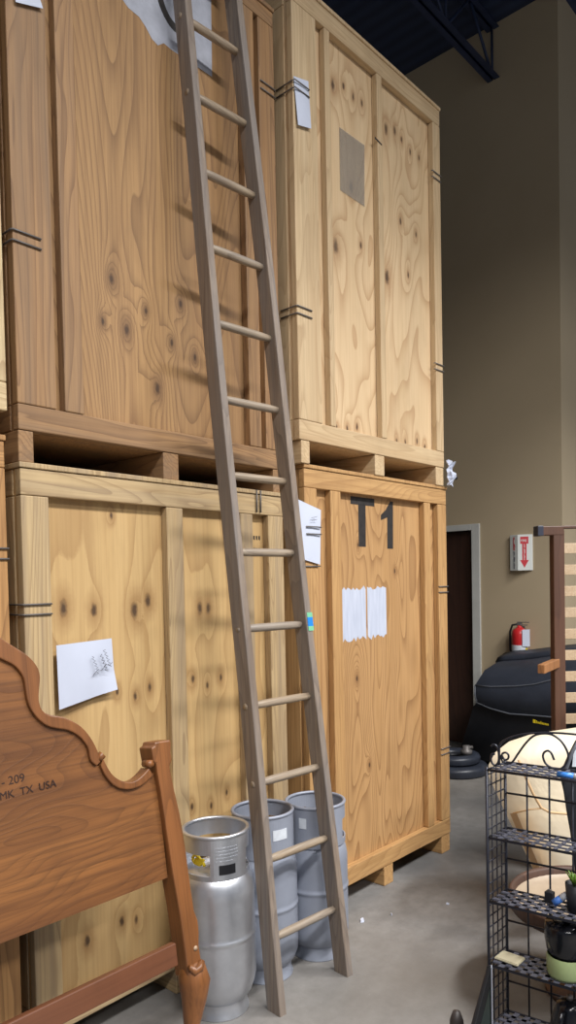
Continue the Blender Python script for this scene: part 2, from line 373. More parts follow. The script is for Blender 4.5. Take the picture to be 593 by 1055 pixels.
# sleeve on pale crate
sleeve=NT('clear_plastic'); cc=sleeve.coord(); nn=sleeve.noise(cc,14,3,.5,1.2)
sleeve.set(Base_Color=srgb(168,160,148),Roughness=sleeve.rng(nn,.3,.7,.12,.4),Alpha=.4); sleeve.bump(nn,.6,.01); sleevem=sleeve.m
def BUw(x,z,y=0): return Vector((XU+x,YU-y,HB+z))
p1=[atY(349,131,YU+.036),atY(375,150,YU+.036),atY(375,213,YU+.036),atY(350,196,YU+.036)]
sheet('document_sleeve',p1,(0,-1,0),'empty clear plastic document sleeve on the upper pale crate',mat=sleevem,bulge=.003)
p2=[atY(301,78,YU),atY(317,84,YU),atY(318,134,YU),atY(304.5,130,YU)]
p2=[Vector((max(p.x,XU+.003),p.y,p.z)) for p in p2]
sheet('paper_sheet',p2,(0,-1,0),'narrow white paper held under a wire clip on the upper pale crate',curl=lambda u,v:.012*v)
p3=[Vector((XB-.052,YB,2.03)),Vector((XB+.115,YB,1.99)),Vector((XB+.095,YB,1.728)),Vector((XB-.052,YB,1.757))]
o,_=sheet('paper_sheet',p3,(0,-1,0),'white paper wrapped round the corner of the T1 crate beside the ladder',bulge=.004,curl=lambda u,v:-.0+.006*v)
m=MB(); 
for dz in (0,.014): m.tube([(.00+.008*i,-.018,.055+dz+.003*(i%2)+.0015*i) for i in range(6)],.001,5)
m.build('handwriting',inkm,o)
p4=[A3(.02,3.64),A3(.108,3.66),A3(.128,3.585),A3(.03,3.55)]
sheet('paper_sheet',p4,nA,'small white paper scrap on the upper brown crate at the top left',curl=lambda u,v:.01*v)

# ------------------------------------------------------------------ ladder
ladm=lumber('ladder_grey_wood',srgb(146,130,114),srgb(124,108,94),srgb(88,74,64),grey=srgb(126,120,116),greyamt=.8,fiber=.75,rough=.7,freq=16)
rungm=lumber('ladder_rung_wood',srgb(168,150,126),srgb(140,122,102),srgb(104,88,72),grey=srgb(138,132,126),greyamt=.6,rough=.5)
LX,LY,LA,LLEAN,LDIR,W0,W1,SP,H0=2.1756,1.886,-.066,.0825,-.0363,.338,.256,.3002,.274
Rv=Vector((math.cos(LA),math.sin(LA),0)); Dv=Vector((-math.sin(LA),math.cos(LA),0))
Uv=(Vector((0,0,1))*math.cos(LLEAN)+Dv*math.sin(LLEAN)+Rv*LDIR).normalized(); Nv=Rv.cross(Uv).normalized()
Rl=Uv.cross(Nv).normalized()   # in-plane axis
lad=empty('wooden_ladder',(LX-.012,LY,0),'tall weathered wooden straight ladder leaning on the brown crate','ladder')
def LP(s,t,n): return Rv*s+Uv*t-Nv*(-n)
TOP=4.72
def half(t): return (W0+(W1-W0)*(t-H0)/(12*SP))/2
def zf(v,z): # clip foot to floor
    return v
for sgn in (-1,1):
    m=MB(); rows=[]
    for t_ in [0.0]+[.2*i for i in range(1,23)]+[TOP]:
        h=half(t_); wv=.004*math.sin(t_*2.3+sgn); a=sgn*(h); b=sgn*(h+.034)
        ring=[LP(a+wv,t_,-.035),LP(b+wv,t_,-.035),LP(b+wv,t_,.040),LP(a+wv,t_,.040)]
        if t_==0:
            ring=[v-Uv*(v.z/Uv.z) for v in ring]
        rows.append(ring)
    m.grid(rows,smooth=False,closed=True); n=len(rows)
    o0=len(m.v); m.add(rows[0],[(3,2,1,0)]); m.add(rows[-1],[(0,1,2,3)])
    m.build('rail',ladm,lad,bevel=.004)
for i in range(15):
    t_=H0+i*SP; h=half(t_)+.0315
    m=MB(); m.tube([LP(-h,t_,0),LP(-h*.5,t_,0),LP(h*.5,t_,0),LP(h,t_,0)],[.013,.0165,.0165,.013],12).build('rung',lumx(rungm),lad)
tapeb=plain('blue_tape',srgb(30,130,215),.5,var=.05); tapeg=plain('green_tape',srgb(120,190,150),.5,var=.05)
tt=1.47; h=half(tt)
for z0,z1,mt in ((-.005,.032,tapeb),(.032,.052,tapeg),(-.024,-.005,tapeg)):
    m=MB(); a=h-.002+.004*math.sin(tt*2.3+1); b=a+.038
    v=[LP(a+.008,tt+z0,.0425),LP(b,tt+z0,.0425),LP(b,tt+z0,-.02),LP(a+.008,tt+z0,-.02)]+[LP(a+.008,tt+z1,.0425),LP(b,tt+z1,.0425),LP(b,tt+z1,-.02),LP(a+.008,tt+z1,-.02)]
    m.hexa(v).build('tape',mt,lad)

# ------------------------------------------------------------------ gas cylinders
alum=NT('brushed_aluminium'); co=alum.coord(); n=alum.noise(co,7,4,.6); n2=alum.noise(alum.vmath('MULTIPLY',co,(3,3,140)),1,2,.5)
alum_m=alum.set(Base_Color=alum.mix(alum.rng(n,.3,.7),srgb(190,193,200),srgb(214,217,223)),Metallic=.85,Roughness=alum.rng(n,.3,.7,.32,.42)); alum.bump(n2,.08,.001)
greyp=plain('grey_cylinder_paint',srgb(148,154,168),.42,.15,var=.07,vs=6)
brass=plain('brass',srgb(170,140,90),.35,.9); yel=plain('yellow_plastic',srgb(232,205,40),.45,var=.05)
blackl=plain('black_label',srgb(24,24,28),.4,var=.1); stk=plain('white_sticker',srgb(208,214,222),.5,var=.06,vs=40)
def arcshell(m,r0,r1,z0,z1,a0,a1,n=None):
    n=n or max(2,int(abs(a1-a0)/6)); ro=[];
    prof=[(r0,z0),(r1,z0),(r1,z1),(r0,z1),(r0,z0)]
    rows=[[(r*math.cos(math.radians(a0+(a1-a0)*i/n)),r*math.sin(math.radians(a0+(a1-a0)*i/n)),z) for r,z in prof] for i in range(n+1)]
    m.grid(rows,smooth=False)
    m.add(rows[0][:4],[(0,1,2,3)]); m.add(rows[-1][:4],[(3,2,1,0)])
def tank(x,y,mat,label,ztop,openings,rb=.1425,rc=.13,zb=.5,rz=0):
    o=empty('gas_cylinder',(x,y,0),label,'gas cylinder','forklift propane cylinders beside the ladder',rz)
    p=[(.0,.035),(.07,.036),(.105,.05),(.128,.075),(.139,.105),(rb,.14),(rb,.155),(rb,.285),(rb,.295),(rb+.003,.299),(rb+.0035,.304),(rb+.003,.309),(rb,.313),(rb,.325),(rb,zb-.085),(rb,zb-.07),(rb-.006,zb-.035),(rb-.02,zb-.005),(rb-.05,zb+.02),(.05,zb+.035),(0.0,zb+.038)]
    MB().lathe(p,n=56,capb=False,capt=False).build('body',mat,o)
    m=MB(); m.lathe([(.108,.055),(.110,.012),(.116,.004),(.116,0),(.108,0),(.104,.01),(.103,.055)],n=48,capb=False,capt=False); m.build('foot_ring',mat,o)
    m=MB(); t0=rc-.005; zl=zb-.012; zo0,zo1=zb+.012,ztop-.065
    arcshell(m,t0,rc,zo1,ztop,0,360,72); arcshell(m,t0,rc,zl,zo0,0,360,72)
    a=0; ops=sorted(openings); cur=ops[0][1]
    for i in range(len(ops)):
        s=ops[i][1]; e=ops[(i+1)%len(ops)][0]
        if e<s: e+=360
        arcshell(m,t0,rc,zo0,zo1,s,e)
    col=m.build('collar',mat,o)
    MB().tube([((rc-.003)*math.cos(2*PI*k/48),(rc-.003)*math.sin(2*PI*k/48),ztop) for k in range(48)],.0075,8,True).build('collar_rim',mat,o)
    # valve
    a=math.radians(185)
    vm=MB(); vm.lathe([(.022,zb+.03),(.022,zb+.05),(.014,zb+.055),(.014,zb+.1),(.0,zb+.1)],n=16,capt=False)
    vm.tube([(0,0,zb+.08),(.05*math.cos(a),.05*math.sin(a),zb+.08)],.014,10); vm.tube([(.05*math.cos(a),.05*math.sin(a),zb+.08),(.078*math.cos(a),.078*math.sin(a),zb+.08)],.021,8)
    v=vm.build('valve',brass,o)
    return o
def patch(par,name,mat,r,a0,a1,z0,z1):
    m=MB(); arcshell(m,r,r+.001,z0,z1,a0,a1,8); return m.build(name,mat,par)
T1=tank(1.86,2.098,alum_m,'bare aluminium gas cylinder with a yellow valve tag, nearest the headboard',.70,[(140,218),(290,340),(20,80)],rc=.128,zb=.545,rb=.147)
patch(T1,'label',blackl,.1285,233,262,.562,.598)
m=MB(); 
for i in range(2):
    m.tube([(.10*math.cos(math.radians(178+q*3+i)),.10*math.sin(math.radians(178+q*3+i)),.585+.012+.012*math.sin(q*1.1+i*2)) for q in range(9)],.006,6)
m.tube([(.085*math.cos(math.radians(180+q*40))*.0-.098+.0,.0+.022*math.cos(q*PI/6),.603+.016*math.sin(q*PI/6)) for q in range(12)],.006,6,True)
m.build('valve_tag',yel,T1)
# embossed lettering: rows of raised dashes
m=MB()
for r_ in range(5):
    a=228
    while a<262+(-6 if r_>3 else 4):
        wd=random.choice((1.6,2.2,3)); arcshell(m,.128,.1292,.658-r_*.0125,.664-r_*.0125,a,a+wd,2); a+=wd+1.3
m.build('embossed_lettering',alum_m,T1)
T2=tank(2.16,2.136,greyp,'grey painted gas cylinder with a white sticker, middle of the three',.69,[(100,160),(0,50)],rc=.13,zb=.53,rb=.141)
patch(T2,'sticker',stk,.1305,243,273,.595,.638); patch(T2,'sticker',stk,.1305,216,236,.642,.662)
T3=tank(2.44,2.082,greyp,'grey painted gas cylinder against the T1 crate, furthest of the three',.672,[(283,352),(60,130)],rc=.132,zb=.51,rb=.139)
patch(T3,'sticker',stk,.1325,188,203,.585,.63)

# ------------------------------------------------------------------ headboard
TL=.14; K=math.sqrt(1+TL*TL)
hw=lambda n,**k: wood(n,srgb(150,98,50),srgb(94,56,28),srgb(54,31,17),rough=.5,gloss=.08,freq=34,scale=2.2,stretch=.3,ringamt=.32,fiber=.55,patch=.9,**k)
hb_panel=hw('headboard_panel_wood',axis='x',off=4); hb_frame=wood('headboard_frame_wood',srgb(142,90,48),srgb(108,66,32),srgb(68,40,20),freq=14,ringamt=.35,rough=.45,gloss=.15,fiber=.5,axis='z')
hb_rail=wood('headboard_rail_wood',srgb(116,72,48),srgb(88,54,36),srgb(64,38,24),freq=12,ringamt=.4,rough=.45,gloss=.2,axis='x')
hbC=.78
hb=empty('bed_headboard',(hbC,1.83,0),'carved brown wooden bed headboard seen from the back, leaning at lower left','headboard')
hb.rotation_euler=(-math.atan(TL),0,0)
out=[(0.993,1.498),(1.026,1.473),(1.068,1.444),(1.094,1.411),(1.102,1.38),(1.094,1.346),(1.087,1.307),(1.094,1.275),(1.12,1.258),(1.154,1.251),(1.186,1.235),(1.225,1.207),(1.256,1.16),(1.272,1.116),(1.274,1.092)]
out2=[(1.285,1.10),(1.295,1.074),(1.313,1.04),(1.348,1.012),(1.392,1.003),(1.429,1.019),(1.452,1.035)]
inn=[(0.987,1.438),(1.025,1.418),(1.049,1.381),(1.05,1.346),(1.053,1.302),(1.069,1.266),(1.103,1.229),(1.14,1.215),(1.179,1.205),(1.216,1.176),(1.238,1.14),(1.238,1.1),(1.258,1.082)]
inn2=[(1.273,1.078),(1.29,1.035),(1.322,0.999),(1.366,0.982),(1.418,0.983),(1.468,1.008)]
def T(p): return (p[0]-hbC,p[1]*K)
head=[(hbC,1.60),(.85,1.59),(.92,1.555)]
headi=[(hbC,1.54),(.84,1.53),(.91,1.49)]
def mir(ps): return [(2*hbC-x,z) for x,z in ps][::-1]
# dense smooth curve
def smooth(ps,it=2):
    for _ in range(it):
        q=[ps[0]]
        for a,b in zip(ps,ps[1:]): q+=[(a[0]*.75+b[0]*.25,a[1]*.75+b[1]*.25),(a[0]*.25+b[0]*.75,a[1]*.25+b[1]*.75)]
        q.append(ps[-1]); ps=q
    return ps
mi=smooth(headi+inn); mo=smooth(head+out); mi2=smooth(inn2); mo2=smooth(out2)
edge=mi+mi2+[(1.488,1.02)]
cont=mir(edge)+edge[0:]
poly=[T(p) for p in [(2*hbC-1.488,.667)]+mir(edge)+edge[1:]+[(1.488,.667)]]
MB().prismY(poly[::-1],0.0,.02).build('back_panel',hb_panel,hb)
def band(o_,i_,name='scroll_moulding'):
    n=max(len(o_),len(i_))
    def res(ps,n):
        L=[0]
        for a,b in zip(ps,ps[1:]): L.append(L[-1]+math.dist(a,b))
        r=[];j=0
        for k in range(n):
            s=L[-1]*k/(n-1)
            while j<len(L)-2 and L[j+1]<s: j+=1
            u=(s-L[j])/max(1e-9,L[j+1]-L[j]); r.append((ps[j][0]*(1-u)+ps[j+1][0]*u,ps[j][1]*(1-u)+ps[j+1][1]*u))
        return r
    a=[T(p) for p in res(o_,n)]; b=[T(p) for p in res(i_,n)]
    rows=[[(p[0],.035,p[1]),(p[0],-.012,p[1]),(q[0],-.012,q[1]),(q[0],.035,q[1])] for p,q in zip(a,b)]
    m=MB(); m.grid(rows,smooth=False,closed=True); m.add(rows[0],[(0,1,2,3)]); m.add(rows[-1],[(3,2,1,0)])
    return m.build(name,hb_frame,hb,bevel=.004)
full_o=mir(mo)+mo[1:]; full_i=mir(mi)+mi[1:]
band(full_o,full_i); band(mo2,mi2); band(mir(mo2)[::-1],mir(mi2)[::-1])
for s in (1,-1):
    X=lambda x:(x-hbC)*s
    m=MB(); m.tube([(X(1.274),-.006,1.095*K),(X(1.282),-.006,1.11*K),(X(1.290),-.006,1.10*K)],[.009,.013,.008],8); m.build('moulding_knuckle',hb_frame,hb)
    # post: flat face, capped top, outward bulge, knee
    ol=[(1.478,1.012),(1.478,1.045),(1.468,1.05),(1.466,1.075),(1.464,1.10),(1.478,1.104),(1.482,1.116),(1.547,1.113),(1.549,1.10),(1.543,1.07),(1.545,1.045),(1.532,1.025),(1.540,.95),(1.553,.86),(1.560,.75),(1.562,.66),(1.564,.60),(1.567,.535),(1.578,.50),(1.577,.46),(1.570,.42),(1.573,.37),(1.575,.33),(1.51,.33),(1.51,.42),(1.506,.55),(1.496,.68),(1.49,.8),(1.483,.95)]
    pl=[(X(x),z*K) for x,z in ol]
    if s<0: pl=pl[::-1]
    MB().prismY(pl,-.022,.05).build('post',hb_frame,hb,bevel=.006)
    MB().tube([(X(1.46),-.018,1.048*K),(X(1.46),.02,1.048*K)],.013,10).build('rosette',hb_frame,hb)
    q=[(1.535,.37,.03),(1.548,.345,.05),(1.556,.305,.054),(1.550,.24,.042),(1.538,.17,.028),(1.53,.1,.021),(1.532,.05,.024),(1.54,.03,.034)]
    MB().tube([(X(a),.015-.01*math.sin(i),b*K) for i,(a,b,r) in enumerate(q)],[r for a,b,r in q],14).build('cabriole_leg',hb_frame,hb,bevel=0)
    MB().tube([(X(1.515),-.03,.375*K),(X(1.53),-.032,.352*K),(X(1.552),-.034,.356*K),(X(1.57),-.03,.372*K)],[.008,.014,.015,.009],8).build('knee_scroll',hb_frame,hb)
    if s>0: MB().tube([(X(1.553),-.0245,.418*K),(X(1.553),-.0215,.418*K)],.008,12).build('screw_hole_plug',plain('pale_plug',srgb(176,150,124),.6),hb)
rl=[(2*hbC-1.49,.383),(1.49,.383),(1.49,.456),(2*hbC-1.49,.456)]
MB().prismY([T(p) for p in rl],-.004,.022).build('bottom_rail',hb_rail,hb,bevel=.004)
ink2=plain('dark_stamp_ink',srgb(52,30,20),.6,var=.1)
text('stamp','- 209',.034,ink2,hb,frame((.955-hbC,-.0005,1.083*K),(1,0,0),(0,0,1)))
text('stamp','AMK  TX  USA',.031,ink2,hb,frame((.925-hbC,-.0005,1.046*K),(1,0,0.02),(0,0,1)))

# ------------------------------------------------------------------ end wall things
red=plain('red_enamel',srgb(196,40,44),.35,var=.06); redp=plain('sign_red',srgb(206,60,70),.5,var=.04); signw=plain('sign_white',srgb(226,230,226),.45,var=.02)
sg=empty('extinguisher_sign',(XW,2.915,1.88),'white three-sided extinguisher sign with red down arrow on the beige wall','sign')
pr=[(0,.11),(-.035,.11),(-.065,.02),(-.012,-.095),(0,-.095)]
m=MB(); m.prism(pr,lambda p:(p[0]-.001,p[1],-.165),lambda p:(p[0]-.001,p[1],.165)); m.build('sign_body',signw,sg,bevel=.002)
A0=Vector((-.066,.02,0)); B0=Vector((-.013,-.095,0)); ud=(B0-A0).normalized(); nd_=Vector((ud.y,-ud.x,0)); nd_=nd_ if nd_.x<0 else -nd_
ac=A0+ud*.058
ar=[(-.036,.145),(.036,.145),(.036,.08),(.019,.08),(.019,-.07),(.038,-.07),(0,-.14),(-.038,-.07),(-.019,-.07),(-.019,.08),(-.036,.08)]
m=MB(); m.prism(ar,lambda p:ac+ud*p[0]+Vector((0,0,p[1]))+nd_*.0012,lambda p:ac+ud*p[0]+Vector((0,0,p[1]))-nd_*.0005).build('arrow',redp,sg)
text('lettering','FIRE',.028,signw,sg,frame(ac+ud*-.031+nd_*.0016+Vector((0,0,.1)),ud,(0,0,1)),bold=.0006)
for i,ch in enumerate('EXTINGUISHER'): text('lettering',ch,.016,signw,sg,frame(ac+ud*-.005+nd_*.0016+Vector((0,0,.066-i*.0125)),ud,(0,0,1)),bold=.0006)
A1=Vector((-.036,.11,0)); u1=(A0-A1).normalized(); n1_=Vector((u1.y,-u1.x,0)); n1_=n1_ if n1_.x<0 else -n1_
for i,ch in enumerate('FIRE'): text('lettering',ch,.038,redp,sg,frame(A1+u1*.042+n1_*.0018+Vector((0,0,.115-i*.03)),u1,(0,0,1)),bold=.002)
for i,ch in enumerate('EXTINGUISHER'): text('lettering',ch,.02,inkm,sg,frame(A1+u1*.045+n1_*.0018+Vector((0,0,.0-i*.0135)),u1,(0,0,1)),bold=.0015)

P=atX(535,661,XW-.08)
ex=empty('fire_extinguisher',(XW-.08,P.y,.93),'red fire extinguisher with a white inspection tag, hung under the arrow sign','fire extinguisher')
MB().lathe([(0,0),(.062,.0),(.07,.012),(.07,.2),(.062,.235),(.03,.258),(.02,.265),(.02,.28),(0,.28)],n=32,capb=False,capt=False).build('body',red,ex)
m=MB(); arcshell(m,.0702,.0712,.02,.10,120,300,24); m.build('label',stk,ex)
m=MB(); arcshell(m,.0713,.0718,.03,.075,250,280,6); m.build('label',yel,ex)
MB().box(-.015,.015,-.02,.02,.275,.305).box(-.012,.012,-.09,.02,.305,.313).box(-.01,.01,-.075,.0,.28,.288).build('handle',clipm,ex,bevel=.003)
MB().tube([(0,.02,.29),(0,.07,.28),(-.01,.088,.22),(-.01,.088,.05),(0,.08,.03)],.01,8).build('hose',blackl,ex)
MB().box(.065,.0785,-.02,.02,.0,.27).build('wall_bracket',clipm,ex)
v=Vector((-.0745,-.018,0))
m=MB(); q0=Vector((-.74,-.67,0))*.079; rr_=Vector((.67,-.74,0))
m.hexa([q0+rr_*a+Vector((0,0,b))+Vector((-.74,-.67,0))*c_ for b in (.09,.245) for a,c_ in ((.0,0),(.068,0),(.068,-.002),(.0,-.002))]).build('inspection_tag',paperm,ex)
# white plastic scrap at the corner of the right-hand stack
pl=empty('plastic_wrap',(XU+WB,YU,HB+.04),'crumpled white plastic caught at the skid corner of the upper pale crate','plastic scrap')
rows=[]
for j in range(9):
    r_=[]
    for i in range(7): r_.append((.002+.012*i+.006*math.sin(j*2.3+i),-.012-.012*math.sin(i*1.7+j*1.3)-.004*j%.02,-.035+.018*j+.008*math.sin(i*2.1)))
    rows.append(r_)
so=MB().grid(rows,smooth=False).build('sheet',paperm,pl); s_=so.modifiers.new('s','SOLIDIFY'); s_.thickness=.003
MB().tube([(.06,-.0,.02),(.13,-.005,.018)],.011,10).build('dark_stub',blackl,pl)  # short dark rod sticking out beside the plastic

# ------------------------------------------------------------------ covered machine by the wall
blk=plain('black_vinyl',srgb(46,51,62),.55,var=.15,vs=5,bump=.4,bs=14); blk2=plain('black_plastic',srgb(32,34,40),.55,var=.15)
pipm=plain('grey_piping',srgb(96,100,108),.5)
cm=empty('covered_machine',(6.0,2.6,0),'bulky machine under a black padded cover with grey piping, by the wall','machine')
O=Vector((6.0,2.6,0))
yl=lambda px,py,x:atX(px,py,x)-O
crease=[yl(489,706,5.75),yl(505,707.5,5.73),yl(530,707,5.72),yl(550,705,5.72),yl(570,700,5.72),yl(600,697,5.74),yl(640,697,5.76)]
lidf=[yl(514,681,6.12),yl(520,680,6.11),yl(538,679,6.10),yl(555,677,6.10),yl(570,675,6.10),yl(605,672,6.1),yl(640,672,6.1)]
band_=[yl(491,724,5.76),yl(505,730,5.74),yl(525,735.5,5.73),yl(548,737,5.73),yl(570,739,5.73),yl(600,742,5.75),yl(640,744,5.76)]
mid=[(a+b)/2+Vector((-.02,0,0)) for a,b in zip(crease,band_)]
mid2=[(a+b)/2+Vector((-.05,0,.03)) for a,b in zip(crease,lidf)]
back=[Vector((.30,p.y+.02,p.z+.01)) for p in lidf]
under=[p+Vector((.07,-.0,-.015)) for p in band_]
under[0]=under[0]+Vector((0,.07,-.03))
low=[Vector((p.x+.02,p.y+(.17 if i==0 else 0),.04)) for i,p in enumerate(under)]
low2=[Vector((.30,p.y,.04)) for p in low]
m=MB(); m.grid([back,lidf,mid2,crease,mid,band_,under]); cv=m.build('cover',blk,cm)
m=MB(); m.grid([under,low,low2]); 
# left end
L0=[back[0],lidf[0],mid2[0],crease[0],mid[0],band_[0],under[0],low[0],low2[0]]
Lb=[Vector((.30,p.y,p.z)) for p in L0]
m.grid([L0,Lb]); m.add([(p.x,p.y,p.z) for p in [low[0],low[-1],low2[-1],low2[0]]],[(0,1,2,3)])
Rb=[back[-1],lidf[-1],mid2[-1],crease[-1],mid[-1],band_[-1],under[-1],low[-1],low2[-1]]
m.grid([Rb,[Vector((.30,p.y,p.z)) for p in Rb]]); bd=m.build('body',blk2,cm)
MB().tube(crease,.006,6).tube([crease[0],mid[0],band_[0]]+band_[1:],.007,6).build('piping',pipm,cm)
lid=[p+Vector((-.02,0,.0)) for p in lidf]; lid[0]=lid[0]+Vector((0,.03,-.01)); lt=[p+Vector((.05,0,.04)) for p in lid]; lb=[Vector((.30,p.y,p.z+.03)) for p in lt]
m=MB(); m.grid([[p+Vector((.02,0,-.01)) for p in lid],lid,lt,lb]); lo=m.build('lid',blk,cm); s_=lo.modifiers.new('s','SOLIDIFY'); s_.thickness=.012
# yellow maker's lettering (not legible in the photo): a block and a run of strokes
m=MB(); a=atX(549,741,5.735)-O; b=atX(566,744.5,5.735)-O; ux=(b-a)
m.add([a,a+ux*.16,a+ux*.16+Vector((0,0,-.028)),a+Vector((0,0,-.028))],[(0,1,2,3)])
for i in range(9):
    p=a+ux*(.2+.085*i); hgt=.022 if i in(0,3) else .015
    m.add([p+Vector((0,0,-.026+hgt)),p+ux*.055+Vector((0,0,-.026+hgt)),p+ux*.055+Vector((0,0,-.026)),p+Vector((0,0,-.026))],[(0,1,2,3)])
lg=m.build('lettering',yel,cm); lg.location.x=-.004; s_=lg.modifiers.new('s','SOLIDIFY'); s_.thickness=.002
# ring stack
rubber=plain('black_rubber',srgb(52,57,68),.4,var=.2,vs=12)
def rubber_ring(x,y,z,R,r,hh,label):
    o=empty('rubber_ring',(x,y,z),label,'rubber ring','black rubber rings on the floor')
    MB().lathe([(r,0),(R-.02,0),(R,.015),(R-.006,hh*.45),(R,hh*.55),(R-.012,hh-.01),(R-.045,hh),(r+.02,hh-.004),(r,hh-.02),(r,0)],n=44,capb=False,capt=False).build('tread',rubber,o)
    MB().lathe([(r-.002,.02),(.05,.03),(.05,hh*.6),(r-.002,hh*.7)],n=30,capb=False,capt=False).build('hub',blk2,o)
rubber_ring(5.50,3.10,0,.265,.13,.085,'larger black rubber ring lying on the floor beside the T1 crate')
rubber_ring(5.52,3.13,.087,.22,.11,.075,'smaller black rubber ring lying on top of the larger ring')
gb=empty('metal_fitting',(5.53,3.02,.163),'small grey metal fitting on the black rubber rings','fitting')
MB().lathe([(.05,0),(.05,.03),(.03,.04),(.03,.07),(0,.07)],n=14,capt=False).build('fitting_body',clipm,gb)
MB().tube([(0,0,.05),(.05,-.03,.05)],.014,8).build('spigot',clipm,gb)

# ------------------------------------------------------------------ slatted bed frame on end
dkw=wood('dark_bed_wood',srgb(92,62,46),srgb(72,46,34),srgb(46,28,22),freq=10,ringamt=.3,rough=.5,gloss=.08)
slm=lumber('slat_pale_wood',srgb(186,164,136),srgb(168,144,114),srgb(144,116,86),ringamt=.2)
D0=4.0
pt=atD(573,546,D0); pb=atD(578.5,750,D0)
bx,by=pt.x,pt.y
bf=empty('slatted_bed_base',(bx,by,0),'dark wood bed base with pale slats standing on edge at the right','bed base')
hd=Vector((.70,-.714,0)).normalized(); nd=Vector((hd.y,-hd.x,0))
zt=pt.z
def BP(s,z,n=0): return hd*s+Vector((0,0,z))+nd*n
def bar(name,s0,s1,z0,z1,n0,n1,mat,dz=0,bev=.004):
    v=[BP(s0,z0,n0),BP(s1,z0+dz,n0),BP(s1,z0+dz,n1),BP(s0,z0,n1),BP(s0,z1,n0),BP(s1,z1+dz,n0),BP(s1,z1+dz,n1),BP(s0,z1,n1)]
    return MB().hexa(v).build(name,mat,bf,bevel=bev)
bar('post',-.03,.032,0,zt-.005,-.03,.03,dkw)
bar('top_cap',-.11,.03,zt-.03,zt+.02,-.032,.032,dkw); 
bar('end_tape',-.118,-.085,zt-.033,zt+.023,-.035,.035,plain('dark_tape',srgb(52,56,70),.4)); bar('top_rail',.03,1.5,zt+.005,zt+.022,-.02,.02,lumx(dkw) if dkw.name in _lx else dkw)
bar('lower_rail',.033,1.5,.25,.33,-.03,.03,dkw)
bar('post',1.5,1.56,0,zt,-.03,.03,dkw)
z=zt-.075; i=0
while z>.36:
    bar('slat',.0325,1.498,z-.056,z,.004,.016,lumx(slm),dz=0,bev=.002); z-=.118; i+=1
pb_=atD(565,688,D0-.15)-Vector((bx,by,0))
zbk=atD(565,688,D0).z
m=MB(); c0=BP(.0,zbk+.02,-.03); 
e=atD(557,689.5,D0-.14)-Vector((bx,by,0)); e2=BP(.03,zbk+.03,-.03)
ax=(e2-e).normalized(); up=Vector((0,0,1)); sd=ax.cross(up)
v=[]
for q in (e,e2):
    for a,b in ((-.02,-.024),(.02,-.024),(.02,.024),(-.02,.024)): v.append(q+sd*a+up*b)
MB().hexa(v).build('bracket',wood('bracket_wood',srgb(150,104,64),srgb(120,80,48),srgb(86,54,32),freq=9),bf,bevel=.004)

# ------------------------------------------------------------------ cream chair behind the rack
cream=NT('cream_leather'); co=cream.coord(); n=cream.noise(co,3,3,.6); creamm=cream.set(Base_Color=cream.mix(cream.rng(n,.3,.7),srgb(226,214,190),srgb(212,198,170)),Roughness=.5); cream.bump(cream.noise(co,5,3,.6,.6),.4,.02)
tan=plain('tan_leather',srgb(190,158,118),.55,var=.1)
CD=3.35
ch=empty('upholstered_chair',atZ(606,1005,0),'cream leather upholstered chair partly hidden behind the wire rack','chair')
O=ch.location.copy()
def CP(px,py,dd=0): return atD(px,py,CD+dd)-O
# outline columns in the picture: left edge and out past the frame, per height
rowsF=[]; rowsB=[]
prof=[ # (py, left px, right px, depth push)
 (753,570,690,.16),(757,545,692,.08),(764,524,693,.02),(775,510,695,-.01),(788,503,697,-.03),(800,503,697,-.03),(815,510,696,-.03),(830,517,694,-.04),(845,524,692,-.04),(865,534,690,-.05),(885,544,688,-.05),(905,553,686,-.05),(925,562,684,-.05)]
NN=14
for py,l,r,dp in prof:
    a=[];b=[]
    for i in range(NN+1):
        u=i/NN; px=l+(r-l)*u
        bul=.10*(1-(2*u-1)**4)
        yy=py-(0 if py>790 else 6*math.sin(PI*u))
        a.append(CP(px,yy,dp+.10-bul)); b.append(CP(px,yy,.42))
    rowsF.append(a); rowsB.append(b)
m=MB(); m.grid(rowsF); m.grid([[rowsF[0][i],rowsB[0][i]] for i in range(NN+1)])
shell=m.build('back_cushion',creamm,ch)
m=MB(); m.grid([[f_[0],f_[0]*.5+b_[0]*.5,b_[0]] for f_,b_ in zip(rowsF,rowsB)]); m.grid([[f_[-1],b_[-1]] for f_,b_ in zip(rowsF,rowsB)]); m.grid(rowsB)
m.build('side_gusset',creamm,ch)
m=MB(); m.tube([CP(534,783,-.055),CP(541,800,-.085),CP(549,818,-.10),CP(557,832,-.11),CP(566,837,-.115),CP(600,840,-.13)],.006,6)
m.tube([CP(528,838,-.045),CP(545,834,-.09),CP(557,833,-.11)],.004,6)
m.build('seam',tan,ch)
m=MB(); st=[(531,838),(541,862),(551,885),(560,908),(566,925)]
for (a,b),(c_,d_) in zip(st,st[1:]):
    m.hexa([CP(a-6,b,-.035),CP(a+1,b,-.075),CP(a+1,b,-.02),CP(a-6,b,-.0),CP(c_-6,d_,-.035),CP(c_+1,d_,-.075),CP(c_+1,d_,-.02),CP(c_-6,d_,-.0)])
m.build('tan_side_strip',tan,ch)
m=MB()
for px in (575,675):
    for dd in (.05,.36):
        t_=CP(px,925,dd); g=Vector((t_.x,t_.y,.0)); m2=MB().tube([t_+Vector((0,0,.03)),g],[.024,.015],10).build('leg',dkw,ch)
MB().hexa([CP(565,922,-.0),CP(683,922,.0),CP(683,922,.41),CP(565,922,.41),CP(565,900,.0),CP(683,900,.0),CP(683,900,.41),CP(565,900,.41)]).build('seat_frame',tan,ch)

